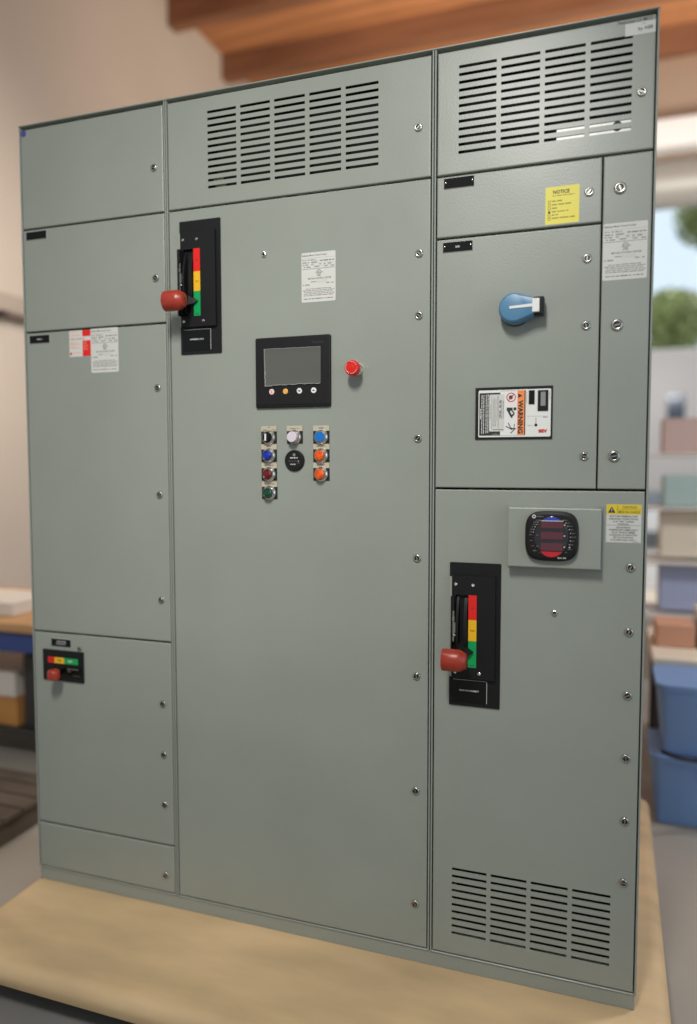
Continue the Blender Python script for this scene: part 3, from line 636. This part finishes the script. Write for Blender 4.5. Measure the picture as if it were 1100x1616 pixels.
def seg(zlo, zhi, top):
    pts = []
    zc = zlo if top else zhi
    a = math.asin(max(-1, min(1, (zc-ez)/(eb*.955))))
    for k in range(25):
        th = (a+(math.pi-2*a)*k/24) if top else (math.pi-a+(math.pi+2*a)*k/24)
        pts.append((ex+ea*.955*math.cos(th), ez+eb*.955*math.sin(th)))
    return pts
b = MB(); b.loft([[(x, y, z) for x, z in seg(1182.5, 0, True)] for y in (-50.8, -51.4)]); build('blue_film_tab', b, 'mblue', pm_)
b = MB(); b.loft([[(x, y, z) for x, z in seg(0, 1110.5, False)] for y in (-50.8, -51.4)]); build('red_film_tab', b, 'mred', pm_)
t = MB(); Y = -48.9
t.ring(1526.5, 1192.5, 2.2, 4.4, Y, 0, 20); t.greek(1533, 1548, 1192.5, 2.6, Y, 1); t.text('Shark 200', 1591, 1096.5, 4.5, Y, 0, width=19, bold=.02)
for k in range(8):
    th = R(52-k*10.2); x = ex+(ea+4.6)*math.cos(th); z = ez+(eb+1.5)*math.sin(th); t.disc(x, z, 1.0, Y, 0, 10); t.greek(x+2.6, x+2.6+rr.uniform(5, 10), z, 1.9, Y, 1, rnd=rr)
for k in range(14):
    th = R(130+k*7.6); x = ex+(ea+4)*math.cos(th); z = ez+(eb+1.5)*math.sin(th); t.disc(x, z, 1.0 if k < 6 else .6, Y, 0 if k < 6 else 1, 10)
    if k % 2 == 0 or k < 6: t.greek(x-3-rr.uniform(4, 7), x-2.6, z, 1.9, Y, 1, rnd=rr)
t.disc(1608, 1122, 1.5, Y, 0); t.greek(1604, 1614, 1117.5, 1.6, Y, 1); t.greek(1598, 1604, 1110, 1.6, Y, 1)
Y = -51.9
for z in (1173.7, 1148.5, 1122.5): t.disc(ex+29.5, z, 1.5, Y, 0); t.rect(ex-34, ex-29, z, z+1, Y, 1)
t.rect(ex-24, ex+26, 1182.2, 1183.6, Y, 0)
flat('meter_lettering', t, ['inkw', 'ink2'], pm_)

# ================================================================== background things
M['bench'] = mat('bench_top', (196, 150, 104), .6, var=.1, vscale=3); M['bluebin'] = mat('blue_bin', (124, 158, 208), .5); M['navy'] = mat('navy_steel', (52, 74, 136), .5)
M['carton'] = mat('cardboard', (196, 138, 76), .8, var=.1, vscale=6); M['cream'] = mat('cream_carton', (236, 222, 200), .7); M['lav'] = mat('lavender_bin', (182, 188, 216), .5); M['char'] = mat('charcoal_steel', (58, 55, 54), .5); M['hose'] = mat('black_hose', (30, 32, 40), .5)
M['orangebox'] = mat('orange_case', (216, 160, 128), .6); M['whitecase'] = mat('white_case', (226, 218, 208), .6); M['mint'] = mat('teal_case', (176, 196, 190), .6); M['rosy'] = mat('rosy_carton', (196, 168, 158), .7)
M['tray'] = mat('grey_tray', (176, 164, 154), .6); M['leaf'] = mat('leaf', (172, 188, 132), .6, var=.3, vscale=2); M['bark'] = mat('bark', (92, 74, 56), .8); M['asph'] = mat('asphalt', (150, 150, 150), .9, var=.1); M['vanw'] = mat('white_vehicle', (232, 234, 238), .3); M['glassd'] = mat('dark_glass', (70, 90, 116), .1); M['tyre'] = mat('tyre', (26, 26, 28), .8)
M['roller'] = mat('white_roller_beam', (238, 236, 234), .5); M['curtain'] = mat('grey_roller_curtain', (158, 156, 150), .5, .2)
def bev(b, x0, x1, y0, y1, z0, z1, r=8):
    # box with softened edges (metres -> mm)
    b.plate(x0, x1, z0, z1, [(r, y1), (0, y1-r), (0, y0+r), (r*.3, y0+r*.3), (r, y0)], r=r, seg=3)
def part(name, mk, parent, *boxes, r=8):
    b = MB()
    for q in boxes: bev(b, *q, r=r)
    return build(name, b, mk, parent)
def single(name, mk, label, cat, *boxes, r=10, group=None):
    b = MB()
    for q in boxes: bev(b, *q, r=r)
    return build(name, b, mk, label=label, cat=cat, group=group)
def carton(mk, label, x0, x1, y0, y1, z0, z1, group=None):
    e = empty('carton', label, 'carton', group, ((x0+x1)/2000, (y0+y1)/2000, z0/1000)); ox, oy, oz = (x0+x1)/2, (y0+y1)/2, z0
    part('body', mk, e, (x0-ox, x1-ox, y0-oy, y1-oy, 0, z1-oz-6), r=5)
    part('flap', mk, e, (x0-ox-2, -1.5, y0-oy-2, y1-oy+2, z1-oz-7, z1-oz), r=2); part('flap', mk, e, (1.5, x1-ox+2, y0-oy-2, y1-oy+2, z1-oz-7, z1-oz), r=2)
    part('tape', 'cream', e, (-24, 24, y0-oy-3, y1-oy+3, z1-oz, z1-oz+1), r=.3)
    return e
# rail on left wall
e = empty('cable_tray', 'grey cable tray running along the left wall', 'cable tray', loc=(-2.3, 3.5, 2.36))
part('trough', 'tray', e, (-98, 60, -3000, 3000, 0, 16), (-98, -88, -3000, 3000, 16, 120), (50, 60, -3000, 3000, 16, 120), r=3)
for y in (-2400, -1200, 0, 1200, 2400): part('bracket', 'char', e, (-99, 64, y-20, y+20, -30, -1), r=3)
# left workbench
e = empty('workbench', 'wood topped workbench with navy frame at the far left', 'workbench', loc=(-1.25, 1.2, -.14))
part('bench_top', 'bench', e, (-600, 620, -380, 420, 690, 735)); part('apron', 'navy', e, (-580, 600, -350, -310, 590, 688))
for x, y in ((-560, -340), (540, -340), (-560, 340), (540, 340)): part('leg', 'char', e, (x, x+60, y+40, y+100, 0, 588))
part('shelf', 'char', e, (-480, 530, -230, 320, 150, 175))
carton('whitecase', 'white carton on the far left workbench', -1550, -960, 930, 1250, 597, 660)
carton('carton', 'brown cardboard carton under the left workbench', -1500, -1020, 1000, 1340, 36, 170)
carton('whitecase', 'white carton stacked on the brown carton under the workbench', -1480, -1040, 1010, 1330, 174, 300)
single('storage_tote', 'char', 'charcoal tote under the left workbench', 'tote', (-980, -700, 1000, 1420, 36, 400))
e = empty('wood_pallet', 'dark weathered pallet on the floor left of the cabinet', 'pallet', loc=(-.95, .42, -.14))
M['oldwood'] = mat('weathered_wood', (92, 80, 68), .8, var=.2, vscale=6)
for k in range(6): part('deck_board', 'oldwood', e, (-520, 500, -290+k*98, -204+k*98, 92, 112), r=3)
for x in (-500, -40, 420): part('stringer', 'oldwood', e, (x, x+60, -285, 280, 0, 91), r=3)
# right bench with cartons, blue bins
e = empty('work_table', 'low tan work table beyond the right edge of the cabinet', 'table', loc=(2.5, 1.95, -.14))
part('table_top', 'cream', e, (-620, 700, -260, 420, 560, 600))
for x, y in ((-600, -240), (620, -240), (-600, 340), (620, 340)): part('leg', 'char', e, (x, x+50, y, y+50, 0, 558))
part('table_rail', 'char', e, (-545, 615, -235, -200, 470, 556))
single('tool_case', 'orangebox', 'orange tool case on the low table', 'tool case', (1900, 2070, 1900, 2100, 460, 570))
carton('whitecase', 'white carton beside the orange tool case', 2090, 2420, 1900, 2200, 460, 620)
carton('cream', 'cream carton on the tall shelf at right', 1990, 2600, 3300, 3600, 720, 1010)
single('lavender_bin', 'lav', 'lavender bin under the cream carton', 'bin', (1990, 2600, 3300, 3600, 380, 690))
e = empty('shelf_rack', 'pale shelf rack beyond the low table', 'shelf', loc=(2.5, 3.45, -.14))
for z in (500, 840, 1180, 1520): part('shelf_board', 'whitecase', e, (-620, 700, -230, 230, z-20, z))
for x, y in ((-660, -240), (700, -240), (-660, 200), (700, 200)): part('post', 'whitecase', e, (x, x+40, y, y+40, 0, 1560), r=4)
carton('rosy', 'rosy brown carton on the upper shelf at right', 1990, 2500, 3300, 3600, 1384, 1600)
single('teal_case', 'mint', 'teal case beside the rosy carton', 'case', (2000, 2560, 3280, 3560, 1044, 1240))
for i, (x0, z0) in enumerate(((1870, -138), (1890, 152))):
    e = empty('blue_tote', ['blue plastic tote on the floor right of the cabinet', 'blue plastic tote stacked on the floor tote'][i], 'tote', 'blue totes by the table', loc=((x0+240)/1000, 1.5, z0/1000))
    b = MB(); b.plate(-240, 240, -160, 160, [(22, 0), (0, 262), (-12, 264), (-12, 284), (6, 286)], r=40, seg=5); b.v = [(x, z, y) for x, y, z in b.v]; build('tub', b, 'bluebin', e, smooth=True)
    part('handle', 'navy', e, (-60, 60, -176, -166, 200, 226), r=3)
b = MB(); pts = [Vector((1900+560*k/24, 1270-30*math.sin(k*.5), 190-250*(k/24)+60*math.sin(k/24*math.pi))) for k in range(25)]
for i in range(24):
    pass
rings = []
for i, p_ in enumerate(pts):
    t_ = (pts[min(i+1, 24)]-pts[max(i-1, 0)]).normalized(); u = t_.cross(Vector((0, 0, 1))).normalized(); v_ = t_.cross(u)
    rings.append([tuple(p_+u*9*math.cos(a)+v_*9*math.sin(a)) for a in [2*math.pi*j/8 for j in range(8)]])
b.loft(rings); build('air_hose', b, 'hose', smooth=True, label='black air hose drooping in front of the blue totes', cat='hose')
# open overhead door and what is outside
e = empty('overhead_door', 'rolled up overhead door with white beam, top right', 'overhead door', loc=(3.0, 7.2, 0))
b = MB(); b.lathe(0, 0, [(250, -2150), (250, 2150)], seg=32); b.v = [(y, x, z+4330) for x, y, z in b.v]; build('rolled_curtain', b, 'curtain', e, smooth=True)
part('header_beam', 'roller', e, (-2300, 2200, -330, -90, 4620, 4900))
sk = MB(); sk.box(-30000, 40000, 38000, 38100, -2000, 30000); m_ = bpy.data.materials.new('sky'); m_.use_nodes = True; M['sky'] = m_
m_.node_tree.nodes['Principled BSDF'].inputs['Emission Color'].default_value = (.62, .78, .95, 1); m_.node_tree.nodes['Principled BSDF'].inputs['Emission Strength'].default_value = .85; build('sky', sk, 'sky', kind='structure')
ob = MB(); ob.box(-9000, 15000, 7460, 39000, -139, -130); build('yard', ob, 'asph', kind='structure')
def tree(x, y, h, r, ch, label):
    e = empty('yard_tree', label, 'tree', 'trees in the yard', (x, y, -.13)); b = MB()
    rings = [[(rad*math.cos(a)*1000+dx*1000, rad*math.sin(a)*1000, z*1000) for a in [2*math.pi*j/8 for j in range(8)]] for z, rad, dx in ((0, .16, 0), (h*.3, .12, .05), (h*.6, .08, -.05), (h*.9, .02, 0))]
    b.loft(rings); build('trunk', b, 'bark', e)
    b = MB(); rg = random.Random(int(x*10+y))
    for k in range(2600):
        u = rg.gauss(0, 1), rg.gauss(0, 1), rg.gauss(0, 1); n_ = math.sqrt(sum(q*q for q in u)); f = rg.random()**.4
        c_ = Vector((u[0]/n_*r*f, u[1]/n_*r*f, h-ch+u[2]/n_*ch*f))*1000; s_ = rg.uniform(60, 130)
        a1 = Vector((rg.uniform(-1, 1), rg.uniform(-1, 1), rg.uniform(-1, 1))).normalized(); a2 = a1.orthogonal().normalized()
        b.add([c_-a1*s_, c_+a2*s_*.5, c_+a1*s_, c_-a2*s_*.5], [(0, 1, 2, 3)])
    flat('crown', b, 'leaf', e)
tree(2.85, 16.5, 5.3, .8, .75, 'small leafy tree behind the white truck'); tree(3.9, 18, 8.2, 1.0, .9, 'taller tree farther off in the yard')
e = empty('box_truck', 'white box truck parked in the yard', 'truck', loc=(3.0, 13, -.13))
part('cargo_box', 'vanw', e, (-1000, 3200, 0, 2300, 900, 3500), r=60); part('cab_body', 'vanw', e, (-2500, -1050, 100, 2200, 600, 2700), r=120)
part('window', 'glassd', e, (-2250, -1450, 80, 110, 1800, 2450), r=20)
part('side_hatch', 'glassd', e, (-420, -120, -20, 20, 2150, 2700), r=8)
for x in (-1800, 1900):
    b = MB(); b.lathe(x, 480, [(470, 250), (480, 40), (440, 10), (250, 5)], seg=24); build('wheel', b, 'tyre', e, smooth=True)
